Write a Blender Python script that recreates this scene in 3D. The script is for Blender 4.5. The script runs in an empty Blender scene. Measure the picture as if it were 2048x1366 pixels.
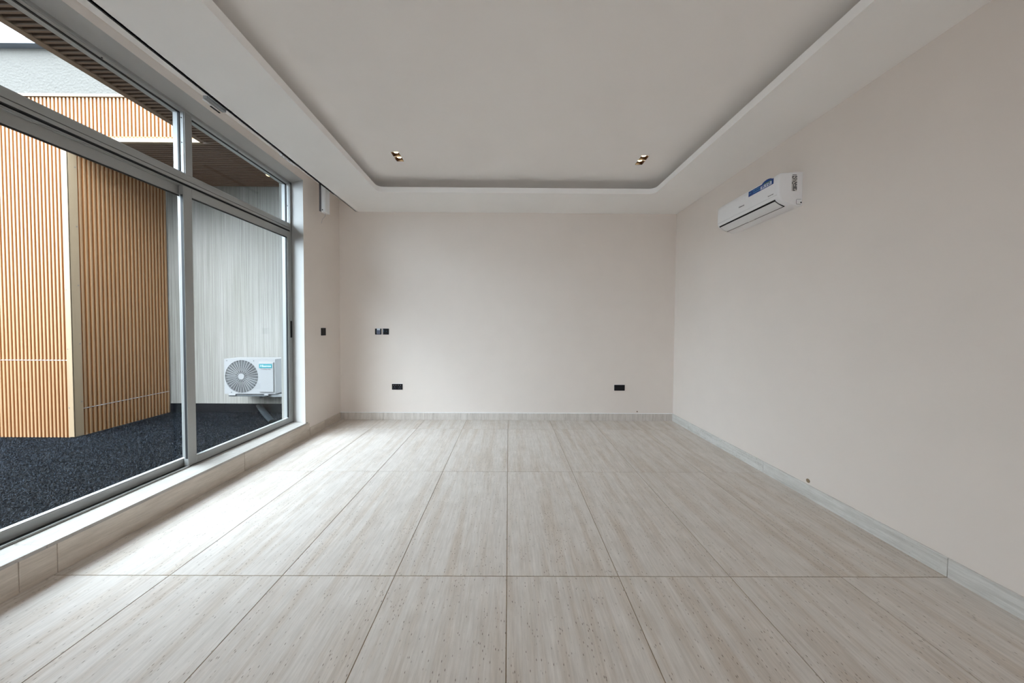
import bpy, bmesh, math, random
import numpy as np
from mathutils import Vector, Matrix, Euler

C = bpy.context.scene.collection
SC = bpy.context.scene
random.seed(7)
RNG = np.random.default_rng(11)

# ------------------------------------------------------------------ camera
F_PX, CX, CY = 614.77, 1020.09, 671.27            # focal length and principal point for a 2048 x 1366 frame
PITCH, YAW, ROLL, EYE = -0.02441, -0.00425, 0.00581, 1.329
cam = bpy.data.cameras.new('camera')
cam.sensor_width = 36.0
cam.lens = F_PX / 2048 * 36.0
cam.shift_x = (1024 - CX) / 2048
cam.shift_y = (CY - 683) / 2048
cam.clip_start, cam.clip_end = 0.02, 300
cam_o = bpy.data.objects.new('camera', cam)
C.objects.link(cam_o)
cp, sp, cy_, sy_, cr, sr = (math.cos(PITCH), math.sin(PITCH), math.cos(YAW), math.sin(YAW), math.cos(ROLL), math.sin(ROLL))
fw = Vector((-sy_ * cp, cy_ * cp, sp)); rt = Vector((cy_, sy_, 0)); up = rt.cross(fw)
r2 = cr * rt + sr * up; u2 = -sr * rt + cr * up
M = Matrix((r2, u2, -fw)).transposed().to_4x4(); M.translation = (0, 0, EYE)
cam_o.matrix_world = M
SC.camera = cam_o

# ------------------------------------------------------------------ world, lights, exposure
SKY = 24.0
REAR = 68.0
SUN = 5.0
SC.view_settings.view_transform = 'Standard'
SC.view_settings.look = 'None'
SC.view_settings.gamma = 1.0
SC.view_settings.use_curve_mapping = False
SC.view_settings.exposure = 0.10
SC.cycles.use_denoising = True
SC.cycles.max_bounces = 14
SC.cycles.diffuse_bounces = 10
SC.cycles.glossy_bounces = 6
SC.cycles.transparent_max_bounces = 24
SC.cycles.sample_clamp_indirect = 8

wd = bpy.data.worlds.new('overcast_sky'); SC.world = wd; wd.use_nodes = True
nt = wd.node_tree; nt.nodes.clear()
n_out = nt.nodes.new('ShaderNodeOutputWorld'); n_bg = nt.nodes.new('ShaderNodeBackground')
n_tc = nt.nodes.new('ShaderNodeTexCoord'); n_sep = nt.nodes.new('ShaderNodeSeparateXYZ')
n_ma = nt.nodes.new('ShaderNodeMath'); n_ma.operation = 'MULTIPLY_ADD'      # overcast sky: (1 + 2 sin h) / 3
n_ma.inputs[1].default_value = 2 / 3; n_ma.inputs[2].default_value = 1 / 3; n_ma.use_clamp = False
n_mx = nt.nodes.new('ShaderNodeMath'); n_mx.operation = 'MAXIMUM'; n_mx.inputs[1].default_value = 0.25
n_mu = nt.nodes.new('ShaderNodeMath'); n_mu.operation = 'MULTIPLY'; n_mu.inputs[1].default_value = SKY
nt.links.new(n_tc.outputs['Generated'], n_sep.inputs[0]); nt.links.new(n_sep.outputs['Z'], n_ma.inputs[0])
nt.links.new(n_ma.outputs[0], n_mx.inputs[0]); nt.links.new(n_mx.outputs[0], n_mu.inputs[0])
nt.links.new(n_mu.outputs[0], n_bg.inputs['Strength']); n_bg.inputs['Color'].default_value = (0.75, 0.875, 1.0, 1)
nt.links.new(n_bg.outputs[0], n_out.inputs['Surface'])

def area(name, loc, rot, sx, sy, power, col):
    l = bpy.data.lights.new(name, 'AREA'); l.shape = 'RECTANGLE'; l.size = sx; l.size_y = sy
    l.energy = power; l.color = col
    o = bpy.data.objects.new(name, l); o.location = loc; o.rotation_euler = rot; C.objects.link(o)
    return o
# added fill light inside the closed rear end of the room, behind the camera
area('rear_fill', (0.0, -5.50, 1.5), (math.radians(90), 0, 0), 4.2, 2.4, REAR, (0.84, 0.92, 1.0))

sun = bpy.data.lights.new('hazy_sun', 'SUN'); sun.energy = SUN; sun.angle = math.radians(60); sun.color = (1.0, 0.98, 0.95)
sun_o = bpy.data.objects.new('hazy_sun', sun); C.objects.link(sun_o)
sun_o.rotation_euler = Vector((0.0, 1.0, -1.0)).to_track_quat('-Z', 'Y').to_euler()     # brighter side of the overcast sky

# ------------------------------------------------------------------ materials
def new_mat(name):
    m = bpy.data.materials.new(name); m.use_nodes = True
    t = m.node_tree; b = t.nodes['Principled BSDF']
    return m, t, b
def N(t, kind, **k):
    n = t.nodes.new('ShaderNode' + kind)
    for a, v in k.items():
        if a.startswith('i_'): n.inputs[int(a[2:])].default_value = v
        else: setattr(n, a, v)
    return n
def plain(name, col, rough=0.5, metal=0.0, spec=0.5, var=0.03, bump=0.0, scale=60.0, emit=None, est=0.0):
    m, t, b = new_mat(name)
    b.inputs['Roughness'].default_value = rough; b.inputs['Metallic'].default_value = metal
    b.inputs['Specular IOR Level'].default_value = spec
    tc = N(t, 'TexCoord'); no = N(t, 'TexNoise'); no.inputs['Scale'].default_value = scale; no.inputs['Detail'].default_value = 3
    t.links.new(tc.outputs['Object'], no.inputs['Vector'])
    rp = N(t, 'ValToRGB'); e = rp.color_ramp.elements
    e[0].position, e[1].position = 0.3, 0.7
    e[0].color = (*[max(0, c * (1 - var)) for c in col], 1); e[1].color = (*[min(1, c * (1 + var)) for c in col], 1)
    t.links.new(no.outputs['Fac'], rp.inputs['Fac']); t.links.new(rp.outputs['Color'], b.inputs['Base Color'])
    if bump:
        bp = N(t, 'Bump'); bp.inputs['Strength'].default_value = bump; bp.inputs['Distance'].default_value = 0.01
        t.links.new(no.outputs['Fac'], bp.inputs['Height']); t.links.new(bp.outputs['Normal'], b.inputs['Normal'])
    if emit:
        b.inputs['Emission Color'].default_value = (*emit, 1); b.inputs['Emission Strength'].default_value = est
    return m

def travertine(name, light, dark, streak, rough=0.42, pits=1.0, spec=0.5):
    """streak: how much each axis is compressed, the long axis of the bands gets the small number"""
    m, t, b = new_mat(name)
    tc = N(t, 'TexCoord'); oi = N(t, 'ObjectInfo')
    ml = N(t, 'VectorMath', operation='SCALE'); ml.inputs['Scale'].default_value = 37.0
    cb = N(t, 'CombineXYZ')
    for i in range(3): t.links.new(oi.outputs['Random'], cb.inputs[i])
    t.links.new(cb.outputs[0], ml.inputs[0])
    ad = N(t, 'VectorMath', operation='ADD')
    t.links.new(tc.outputs['Object'], ad.inputs[0]); t.links.new(ml.outputs[0], ad.inputs[1])
    def noise(k, sc, det=4, ro=0.55, dist=0.0):
        mp = N(t, 'Mapping'); mp.inputs['Scale'].default_value = [s * k for s in streak]
        t.links.new(ad.outputs[0], mp.inputs['Vector'])
        no = N(t, 'TexNoise'); no.inputs['Scale'].default_value = sc; no.inputs['Detail'].default_value = det
        no.inputs['Roughness'].default_value = ro; no.inputs['Distortion'].default_value = dist
        t.links.new(mp.outputs[0], no.inputs['Vector']); return no
    def ramp(src, p0, p1, c0=(0, 0, 0, 1), c1=(1, 1, 1, 1)):
        rp = N(t, 'ValToRGB'); e = rp.color_ramp.elements
        e[0].position, e[1].position = p0, p1; e[0].color, e[1].color = c0, c1
        t.links.new(src, rp.inputs['Fac']); return rp
    def mix(fac, a, c, mode='MIX'):
        mx = N(t, 'MixRGB', blend_type=mode)
        if isinstance(fac, float): mx.inputs[0].default_value = fac
        else: t.links.new(fac, mx.inputs[0])
        for i, v in ((1, a), (2, c)):
            if isinstance(v, tuple): mx.inputs[i].default_value = v
            else: t.links.new(v, mx.inputs[i])
        return mx
    bands = noise(1.0, 3.2, 5, 0.6, 0.25)
    fine = noise(1.0, 17.0, 4, 0.72)
    cloud = N(t, 'TexNoise'); cloud.inputs['Scale'].default_value = 9; cloud.inputs['Detail'].default_value = 4
    t.links.new(ad.outputs[0], cloud.inputs['Vector'])
    rb = ramp(bands.outputs['Fac'], 0.44, 0.78, (*light, 1), (*dark, 1))
    rf = ramp(fine.outputs['Fac'], 0.3, 0.7, (0.85, 0.84, 0.83, 1), (1.08, 1.08, 1.08, 1))
    c1 = mix(1.0, rb.outputs[0], rf.outputs[0], 'MULTIPLY')
    rc = ramp(cloud.outputs['Fac'], 0.3, 0.75, (1.03, 1.03, 1.03, 1), (0.94, 0.93, 0.92, 1))
    c2 = mix(1.0, c1.outputs[0], rc.outputs[0], 'MULTIPLY')
    # small elongated dark pits, gathered in the darker bands
    mp = N(t, 'Mapping'); mp.inputs['Scale'].default_value = [150 if s > 1 else 46 for s in streak]
    t.links.new(ad.outputs[0], mp.inputs['Vector'])
    vo = N(t, 'TexVoronoi'); vo.inputs['Scale'].default_value = 1.0; vo.inputs['Randomness'].default_value = 1.0
    t.links.new(mp.outputs[0], vo.inputs['Vector'])
    dist = ramp(vo.outputs['Distance'], 0.14, 0.30, (1, 1, 1, 1), (0, 0, 0, 1))
    pick = N(t, 'SeparateColor'); t.links.new(vo.outputs['Color'], pick.inputs[0])
    gate = N(t, 'Math', operation='MULTIPLY_ADD'); gate.inputs[1].default_value = 1.3; gate.inputs[2].default_value = 0.0
    t.links.new(bands.outputs['Fac'], gate.inputs[0])
    gsum = N(t, 'Math', operation='ADD'); t.links.new(gate.outputs[0], gsum.inputs[0])
    t.links.new(pick.outputs[0], gsum.inputs[1])
    sel = ramp(gsum.outputs[0], 1.10, 1.18)
    sel.color_ramp.elements[0].position = 0.0
    mr = N(t, 'MapRange'); mr.inputs['From Min'].default_value = 1.40; mr.inputs['From Max'].default_value = 1.52
    t.links.new(gsum.outputs[0], mr.inputs['Value']); t.nodes.remove(sel)
    pm = N(t, 'Math', operation='MULTIPLY'); t.links.new(mr.outputs[0], pm.inputs[0]); t.links.new(dist.outputs[0], pm.inputs[1])
    pm2 = N(t, 'Math', operation='MULTIPLY'); pm2.inputs[1].default_value = 0.85 * pits; t.links.new(pm.outputs[0], pm2.inputs[0])
    c3 = mix(pm2.outputs[0], c2.outputs[0], (0.09, 0.06, 0.035, 1))
    t.links.new(c3.outputs[0], b.inputs['Base Color'])
    b.inputs['Roughness'].default_value = rough; b.inputs['Specular IOR Level'].default_value = spec
    bp = N(t, 'Bump'); bp.invert = True; bp.inputs['Strength'].default_value = 0.25; bp.inputs['Distance'].default_value = 0.002
    t.links.new(pm.outputs[0], bp.inputs['Height']); t.links.new(bp.outputs['Normal'], b.inputs['Normal'])
    return m

def combed_plaster(name):
    m, t, b = new_mat(name)
    tc = N(t, 'TexCoord'); mp = N(t, 'Mapping'); mp.inputs['Scale'].default_value = (75, 75, 0.8)
    t.links.new(tc.outputs['Object'], mp.inputs['Vector'])
    no = N(t, 'TexNoise'); no.inputs['Scale'].default_value = 1.0; no.inputs['Detail'].default_value = 4; no.inputs['Roughness'].default_value = 0.65
    t.links.new(mp.outputs[0], no.inputs['Vector'])
    mp2 = N(t, 'Mapping'); mp2.inputs['Scale'].default_value = (2.2, 2.2, 0.8)
    t.links.new(tc.outputs['Object'], mp2.inputs['Vector'])
    n2 = N(t, 'TexNoise'); n2.inputs['Scale'].default_value = 1.0; n2.inputs['Detail'].default_value = 2
    t.links.new(mp2.outputs[0], n2.inputs['Vector'])
    r1 = N(t, 'ValToRGB'); e = r1.color_ramp.elements
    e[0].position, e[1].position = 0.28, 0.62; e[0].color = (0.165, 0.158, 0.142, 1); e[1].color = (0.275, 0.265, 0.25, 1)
    t.links.new(no.outputs['Fac'], r1.inputs['Fac'])
    r2_ = N(t, 'ValToRGB'); e = r2_.color_ramp.elements
    e[0].position, e[1].position = 0.35, 0.7; e[0].color = (1.0, 1.0, 1.0, 1); e[1].color = (0.92, 0.92, 0.88, 1)
    t.links.new(n2.outputs['Fac'], r2_.inputs['Fac'])
    mx = N(t, 'MixRGB', blend_type='MULTIPLY'); mx.inputs[0].default_value = 1.0
    t.links.new(r1.outputs[0], mx.inputs[1]); t.links.new(r2_.outputs[0], mx.inputs[2])
    t.links.new(mx.outputs[0], b.inputs['Base Color']); b.inputs['Roughness'].default_value = 0.9
    bp = N(t, 'Bump'); bp.inputs['Strength'].default_value = 0.6; bp.inputs['Distance'].default_value = 0.006
    t.links.new(no.outputs['Fac'], bp.inputs['Height']); t.links.new(bp.outputs['Normal'], b.inputs['Normal'])
    return m

def wood_composite(name, a, c, rough=0.55, stretch=(30, 30, 1.2)):
    m, t, b = new_mat(name)
    tc = N(t, 'TexCoord'); oi = N(t, 'ObjectInfo'); ad = N(t, 'VectorMath', operation='ADD')
    cb = N(t, 'CombineXYZ'); ml = N(t, 'VectorMath', operation='SCALE'); ml.inputs['Scale'].default_value = 19
    for i in range(3): t.links.new(oi.outputs['Random'], cb.inputs[i])
    t.links.new(cb.outputs[0], ml.inputs[0]); t.links.new(tc.outputs['Object'], ad.inputs[0]); t.links.new(ml.outputs[0], ad.inputs[1])
    mp = N(t, 'Mapping'); mp.inputs['Scale'].default_value = stretch; t.links.new(ad.outputs[0], mp.inputs['Vector'])
    no = N(t, 'TexNoise'); no.inputs['Scale'].default_value = 1.0; no.inputs['Detail'].default_value = 3
    t.links.new(mp.outputs[0], no.inputs['Vector'])
    rp = N(t, 'ValToRGB'); e = rp.color_ramp.elements; e[0].position, e[1].position = 0.3, 0.7
    e[0].color = (*a, 1); e[1].color = (*c, 1)
    t.links.new(no.outputs['Fac'], rp.inputs['Fac']); t.links.new(rp.outputs['Color'], b.inputs['Base Color'])
    b.inputs['Roughness'].default_value = rough
    return m

def glass_mat():
    m = bpy.data.materials.new('window_glass'); m.use_nodes = True; t = m.node_tree; t.nodes.clear()
    o = N(t, 'OutputMaterial'); mx = N(t, 'MixShader'); tr = N(t, 'BsdfTransparent'); gl = N(t, 'BsdfGlossy'); fr = N(t, 'Fresnel')
    tr.inputs['Color'].default_value = (0.955, 0.97, 0.965, 1); gl.inputs['Roughness'].default_value = 0.0
    tc = N(t, 'TexCoord'); no = N(t, 'TexNoise'); no.inputs['Scale'].default_value = 1.3
    t.links.new(tc.outputs['Object'], no.inputs['Vector'])
    rp = N(t, 'ValToRGB'); e = rp.color_ramp.elements
    e[0].color = (0.94, 0.96, 0.955, 1); e[1].color = (0.97, 0.98, 0.975, 1)
    t.links.new(no.outputs['Fac'], rp.inputs['Fac']); t.links.new(rp.outputs['Color'], tr.inputs['Color'])
    t.nodes.remove(fr)                                # Schlick reflectance, the same from both faces of the pane
    ge = N(t, 'NewGeometry'); dp = N(t, 'VectorMath', operation='DOT_PRODUCT'); ab = N(t, 'Math', operation='ABSOLUTE')
    t.links.new(ge.outputs['Incoming'], dp.inputs[0]); t.links.new(ge.outputs['Normal'], dp.inputs[1]); t.links.new(dp.outputs['Value'], ab.inputs[0])
    om = N(t, 'Math', operation='SUBTRACT'); om.inputs[0].default_value = 1.0; t.links.new(ab.outputs[0], om.inputs[1])
    pw = N(t, 'Math', operation='POWER'); pw.inputs[1].default_value = 5.0; t.links.new(om.outputs[0], pw.inputs[0])
    fm = N(t, 'Math', operation='MULTIPLY_ADD'); fm.inputs[1].default_value = 0.96; fm.inputs[2].default_value = 0.014
    t.links.new(pw.outputs[0], fm.inputs[0])
    t.links.new(fm.outputs[0], mx.inputs[0]); t.links.new(tr.outputs[0], mx.inputs[1]); t.links.new(gl.outputs[0], mx.inputs[2])
    t.links.new(mx.outputs[0], o.inputs['Surface'])
    return m

def turf_mat():
    m, t, b = new_mat('black_turf')
    tc = N(t, 'TexCoord'); no = N(t, 'TexNoise'); no.inputs['Scale'].default_value = 85; no.inputs['Detail'].default_value = 2
    t.links.new(tc.outputs['Object'], no.inputs['Vector'])
    rp = N(t, 'ValToRGB'); e = rp.color_ramp.elements; e[0].position, e[1].position = 0.50, 0.78
    e[0].color = (0.0022, 0.0034, 0.0058, 1); e[1].color = (0.062, 0.078, 0.102, 1)
    b.inputs['Specular IOR Level'].default_value = 0.05
    t.links.new(no.outputs['Fac'], rp.inputs['Fac']); t.links.new(rp.outputs['Color'], b.inputs['Base Color'])
    b.inputs['Roughness'].default_value = 0.55
    return m

MT = {}
MT['wall'] = plain('wall_paint', (0.735, 0.672, 0.62), 0.62, spec=0.25, var=0.012, scale=4, bump=0.0)
MT['ceil'] = plain('ceiling_paint', (0.90, 0.87, 0.845), 0.7, spec=0.2, var=0.01, scale=3)
MT['soffit'] = plain('soffit_paint', (0.91, 0.90, 0.885), 0.7, spec=0.2, var=0.01, scale=3)
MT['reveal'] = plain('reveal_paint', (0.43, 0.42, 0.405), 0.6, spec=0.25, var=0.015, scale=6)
MT['tile'] = travertine('floor_travertine', (0.645, 0.60, 0.555), (0.525, 0.445, 0.37), (5.0, 0.36, 5.0), 0.42, 1.0, 0.30)
MT['skirt_y'] = travertine('skirting_travertine', (0.66, 0.655, 0.63), (0.50, 0.49, 0.46), (9.0, 0.6, 9.0), 0.42, 0.8)
MT['skirt_z'] = travertine('skirting_travertine_upright', (0.62, 0.58, 0.54), (0.46, 0.42, 0.38), (9.0, 9.0, 0.6), 0.45, 0.5)
MT['sill'] = travertine('sill_travertine', (0.42, 0.40, 0.375), (0.35, 0.325, 0.295), (7.0, 0.6, 7.0), 0.45, 0.5)
MT['riser'] = travertine('riser_travertine', (0.62, 0.555, 0.485), (0.50, 0.435, 0.365), (6.0, 0.6, 6.0), 0.45)
MT['grout'] = plain('grout', (0.29, 0.22, 0.14), 0.9, var=0.15)
MT['alu'] = plain('grey_aluminium', (0.34, 0.345, 0.335), 0.42, 0.25, var=0.01)
MT['alu_light'] = plain('light_aluminium', (0.40, 0.41, 0.41), 0.4, 0.2, var=0.01)
MT['gasket'] = plain('black_gasket', (0.008, 0.008, 0.009), 0.6)
MT['glass'] = glass_mat()
MT['combed'] = combed_plaster('combed_plaster')
MT['stucco'] = plain('white_stucco', (0.096, 0.090, 0.082), 0.9, spec=0.2, var=0.05, bump=0.9, scale=38)
MT['coping'] = plain('dark_coping', (0.12, 0.14, 0.17), 0.5)
MT['dark_skirt'] = plain('dark_skirting_paint', (0.0022, 0.0032, 0.005), 0.7, spec=0.06, var=0.2, scale=20)
MT['wood'] = wood_composite('fluted_composite', (0.205, 0.074, 0.016), (0.235, 0.088, 0.021))
MT['wood_rib'] = wood_composite('fluted_composite_rib', (0.245, 0.143, 0.071), (0.278, 0.165, 0.085))
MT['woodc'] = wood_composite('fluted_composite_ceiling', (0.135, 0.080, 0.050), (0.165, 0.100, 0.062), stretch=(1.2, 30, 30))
MT['groove'] = plain('groove_shade', (0.030, 0.016, 0.009), 0.8)
MT['woodtrim'] = wood_composite('corner_trim_composite', (0.225, 0.158, 0.095), (0.245, 0.175, 0.107))
MT['brown_trim'] = wood_composite('brown_trim_composite', (0.15, 0.095, 0.058), (0.18, 0.115, 0.07), stretch=(20, 1, 20))
MT['backing'] = plain('brown_backing', (0.33, 0.16, 0.06), 0.8)
MT['turf'] = turf_mat()
MT['soil'] = plain('black_base', (0.0006, 0.0008, 0.0012), 0.9, spec=0.03, var=0.4, scale=90)
MT['white_pl'] = plain('white_plastic', (0.80, 0.80, 0.81), 0.32, var=0.008)
MT['white_pl2'] = plain('white_plastic_satin', (0.72, 0.72, 0.72), 0.45, var=0.01)
MT['white_metal'] = plain('white_enamel', (0.26, 0.26, 0.262), 0.35, var=0.01)
MT['grey_pl'] = plain('grey_plastic', (0.055, 0.062, 0.066), 0.5)
MT['dark_in'] = plain('dark_interior', (0.028, 0.032, 0.035), 0.7)
MT['black'] = plain('black_plastic', (0.004, 0.004, 0.005), 0.4, var=0.1, spec=0.2)
MT['black_key'] = plain('black_key', (0.006, 0.006, 0.008), 0.3, var=0.1, spec=0.25)
MT['pin'] = plain('grey_pin', (0.42, 0.42, 0.45), 0.5)
MT['film'] = plain('protective_film', (0.13, 0.15, 0.22), 0.3, var=0.2)
MT['film_l'] = plain('paper_tab', (0.62, 0.68, 0.76), 0.5)
MT['teal'] = plain('teal_badge', (0.0, 0.17, 0.205), 0.4)
MT['logo_w'] = plain('white_print', (0.85, 0.86, 0.87), 0.4)
MT['white_letter'] = plain('white_lettering', (0.46, 0.47, 0.48), 0.4)
MT['print'] = plain('dark_print', (0.10, 0.09, 0.10), 0.5)
MT['blue'] = plain('blue_sticker', (0.005, 0.05, 0.24), 0.3, var=0.2, scale=8)
MT['blue_l'] = plain('light_blue_print', (0.05, 0.25, 0.50), 0.35)
MT['green'] = plain('green_print', (0.12, 0.30, 0.06), 0.4)
MT['paper'] = plain('rating_paper', (0.55, 0.52, 0.50), 0.6)
MT['steel'] = plain('galvanised_steel', (0.30, 0.31, 0.315), 0.4, 0.5)
MT['hose'] = plain('grey_hose', (0.015, 0.0185, 0.021), 0.5, var=0.35, spec=0.12, scale=14)
MT['lamp'] = plain('warm_lamp', (1, 0.85, 0.6), 0.5, emit=(1.0, 0.72, 0.38), est=14.0)
MT['lamp_y'] = plain('yellow_lamp', (1, 0.85, 0.5), 0.5, emit=(1.0, 0.70, 0.25), est=7.0)
MT['baffle'] = plain('black_baffle', (0.022, 0.008, 0.003), 0.4)
MT['gold'] = plain('gold_reflector', (0.75, 0.42, 0.14), 0.3, 0.85)

# ------------------------------------------------------------------ mesh helpers
class MB:
    def __init__(s): s.v = []; s.f = []; s.m = []
    def add(s, vs, fs, mi=0):
        o = len(s.v); s.v += [tuple(v) for v in vs]; s.f += [tuple(i + o for i in f) for f in fs]; s.m += [mi] * len(fs); return s
    def box(s, x0, x1, y0, y1, z0, z1, mi=0):
        vs = [(x, y, z) for z in (z0, z1) for y in (y0, y1) for x in (x0, x1)]
        return s.add(vs, [(0, 2, 3, 1), (4, 5, 7, 6), (0, 1, 5, 4), (2, 6, 7, 3), (0, 4, 6, 2), (1, 3, 7, 5)], mi)
    def prism(s, poly, axis, a, b, mi=0, order=None):
        """closed polygon in the plane across axis, extruded from a to b.  axis 'Y': poly is (x,z); 'Z': (x,y); 'X': (y,z)"""
        def P(p, t): return {'Y': (p[0], t, p[1]), 'Z': (p[0], p[1], t), 'X': (t, p[0], p[1])}[axis]
        n = len(poly); vs = [P(p, a) for p in poly] + [P(p, b) for p in poly]
        fs = [(i, (i + 1) % n, n + (i + 1) % n, n + i) for i in range(n)] + [tuple(range(n))[::-1], tuple(range(n, 2 * n))]
        return s.add(vs, fs, mi)
    def disc(s, c, r, axis, depth, n=24, mi=0):
        poly = [(c[0] + r * math.cos(2 * math.pi * i / n), c[1] + r * math.sin(2 * math.pi * i / n)) for i in range(n)]
        return s.prism(poly, axis, depth[0], depth[1], mi)
    def tube(s, pts, r, n=10, mi=0, flat=1.0):
        pts = [Vector(p) for p in pts]; rings = []
        rr = r if isinstance(r, (list, tuple)) else [r] * len(pts)
        for i, p in enumerate(pts):
            d = (pts[min(i + 1, len(pts) - 1)] - pts[max(i - 1, 0)]).normalized()
            a = d.cross(Vector((0, 0, 1)));
            if a.length < 1e-4: a = Vector((1, 0, 0))
            a.normalize(); b2 = a.cross(d)
            rings.append([p + a * rr[i] * math.cos(2 * math.pi * k / n) + b2 * rr[i] * flat * math.sin(2 * math.pi * k / n) for k in range(n)])
        vs = [v for g in rings for v in g]; fs = []
        for i in range(len(pts) - 1):
            for k in range(n):
                fs.append((i * n + k, i * n + (k + 1) % n, (i + 1) * n + (k + 1) % n, (i + 1) * n + k))
        fs.append(tuple(range(n))[::-1]); fs.append(tuple(range((len(pts) - 1) * n, len(pts) * n)))
        return s.add(vs, fs, mi)
    def mesh(s, name, mats, smooth=False, bevel=0.0, seg=2, angle=0.6):
        me = bpy.data.meshes.new(name); me.from_pydata(s.v, [], s.f)
        for m in (mats if isinstance(mats, (list, tuple)) else [mats]): me.materials.append(m)
        me.polygons.foreach_set('material_index', s.m)
        bm = bmesh.new(); bm.from_mesh(me)
        bmesh.ops.recalc_face_normals(bm, faces=bm.faces)
        if bevel:
            ed = [e for e in bm.edges if len(e.link_faces) == 2 and e.calc_face_angle(0) > angle]
            bmesh.ops.bevel(bm, geom=ed, offset=bevel, segments=seg, affect='EDGES', profile=0.5, clamp_overlap=True)
        bm.to_mesh(me); bm.free()
        if smooth:
            me.polygons.foreach_set('use_smooth', [True] * len(me.polygons))
            try: me.set_sharp_from_angle(angle=math.radians(38))
            except Exception: pass
        me.update(); return me

def link(name, me, parent=None, loc=None):
    o = bpy.data.objects.new(name, me); C.objects.link(o)
    if loc is not None: o.location = loc
    if parent is not None: o.parent = parent
    return o
def obj(name, mb, mats, parent=None, loc=None, **k):
    """mb is in the parent's own coordinates"""
    return link(name, mb.mesh(name, mats, **k), parent, loc)
def empty(name, loc=(0, 0, 0), rotz=0.0, parent=None):
    o = bpy.data.objects.new(name, None); o.empty_display_size = 0.1; C.objects.link(o)
    o.location = loc; o.rotation_euler = (0, 0, rotz)
    if parent is not None: o.parent = parent
    return o
def tag(o, label, cat, group=None):
    o['label'] = label; o['category'] = cat
    if group: o['group'] = group
    return o
def struct(o, label=None):
    o['kind'] = 'structure'
    if label: o['label'] = label
    return o
def copy_tree(o, parent=None):
    c = o.copy(); C.objects.link(c)
    if parent is not None: c.parent = parent
    for ch in list(o.children): copy_tree(ch, c)
    return c
def lettering(name, txt, size, mat, M4, parent=None, extrude=0.0006, shear=0.0, width=None):
    cu = bpy.data.curves.new(name, 'FONT'); cu.body = txt; cu.size = size; cu.extrude = extrude; cu.shear = shear
    cu.align_x = 'CENTER'; cu.align_y = 'CENTER'; cu.offset = size * 0.012
    tmp = bpy.data.objects.new(name, cu); C.objects.link(tmp)
    dg = bpy.context.evaluated_depsgraph_get()
    me = bpy.data.meshes.new_from_object(tmp.evaluated_get(dg)); bpy.data.objects.remove(tmp); bpy.data.curves.remove(cu)
    xs = [v.co.x for v in me.vertices]; w = max(xs) - min(xs)
    k = (width / w) if width else 1.0
    for v in me.vertices: v.co.x *= k
    me.transform(M4); me.materials.clear(); me.materials.append(mat)
    return link(name, me, parent)

# ------------------------------------------------------------------ dimensions of the room
XL, XR, YB, YR = -2.4185, 2.3824, 4.4143, -5.60      # inner faces: left, right, back wall, rear end
ZS, ZC = 2.9675, 3.14                                # soffit, raised ceiling
XE = -2.75                                           # outer face of the window wall
WY0, WY1 = 1.255, 3.70                               # window opening along Y
ZSILL, ZHEAD = 0.182, 3.04
YF, YW = 3.66, 4.79                                  # courtyard: fluted front, combed white wall
ZO = 3.471                                           # courtyard soffit

# ------------------------------------------------------------------ floor: grout bed and travertine tiles
floor = struct(obj('floor', MB().box(XL - 0.1, XR + 0.1, YR - 0.1, YB + 0.1, -0.12, -0.0025), MT['grout']))
tile_cache = {}
G = 0.0042
xs = [-2.4185] + [-0.003 + 0.6 * k for k in range(-3, 4)] + [XR]
ys = [YR] + [1.616 + 1.2 * k for k in range(-5, 3)] + [YB]
for i in range(len(xs) - 1):
    for j in range(len(ys) - 1):
        w = round(xs[i + 1] - xs[i] - G, 4); h = round(ys[j + 1] - ys[j] - G, 4)
        if (w, h) not in tile_cache:
            tile_cache[(w, h)] = MB().box(-w / 2, w / 2, -h / 2, h / 2, -0.010, 0.0).mesh('tile', MT['tile'], bevel=0.0006, seg=1)
        link('tile', tile_cache[(w, h)], floor, ((xs[i] + xs[i + 1]) / 2, (ys[j] + ys[j + 1]) / 2, random.uniform(-0.0003, 0.0003)))

# ------------------------------------------------------------------ walls
struct(obj('wall_back', MB().box(XL - 0.3, XR + 0.3, YB, YB + 0.18, -0.1, 3.3), MT['wall']))
struct(obj('wall_right', MB().box(XR, XR + 0.2, YR - 0.2, YB + 0.1, -0.1, 3.3), MT['wall']))
mb = MB()
mb.box(XL - 0.2, XR + 0.2, YR - 0.2, YR, -0.1, 3.3)
struct(obj('wall_rear', mb, MT['wall']))
mb = MB()
# window wall: pier at the back end with a slightly splayed reveal, pier at the rear end, head, sill base
mb.prism([(XL, 3.648), (XL, YB + 0.02), (XE, YB + 0.02), (XE, 3.722), (-2.70, 3.722), (-2.60, 3.716)], 'Z', -0.1, 3.3)
mb.box(XE, XL, YR - 0.2, WY0, -0.1, 3.3)
hp = [(XL, WY0), (XL, 3.648), (-2.60, 3.716), (-2.70, 3.722), (XE, 3.722), (XE, WY0)]
h0 = len(mb.v)
mb.prism(hp, 'Z', 3.045, 3.3)
mb.v[h0:] = [(x, y, z + ((0.018 if x > XL - 0.01 else 0.024) * (3.66 - y) if z < 3.1 else 0)) for x, y, z in mb.v[h0:]]
mb.prism(hp, 'Z', -0.1, 0.155)
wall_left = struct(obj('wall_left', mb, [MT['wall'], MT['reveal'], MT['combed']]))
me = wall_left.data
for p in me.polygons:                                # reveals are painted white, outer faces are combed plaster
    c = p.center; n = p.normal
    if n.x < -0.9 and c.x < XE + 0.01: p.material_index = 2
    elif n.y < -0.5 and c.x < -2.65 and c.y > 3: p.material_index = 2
    elif (n.y < -0.5 and c.y > 3) or (n.z < -0.9 and c.z > 3): p.material_index = 1

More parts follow.
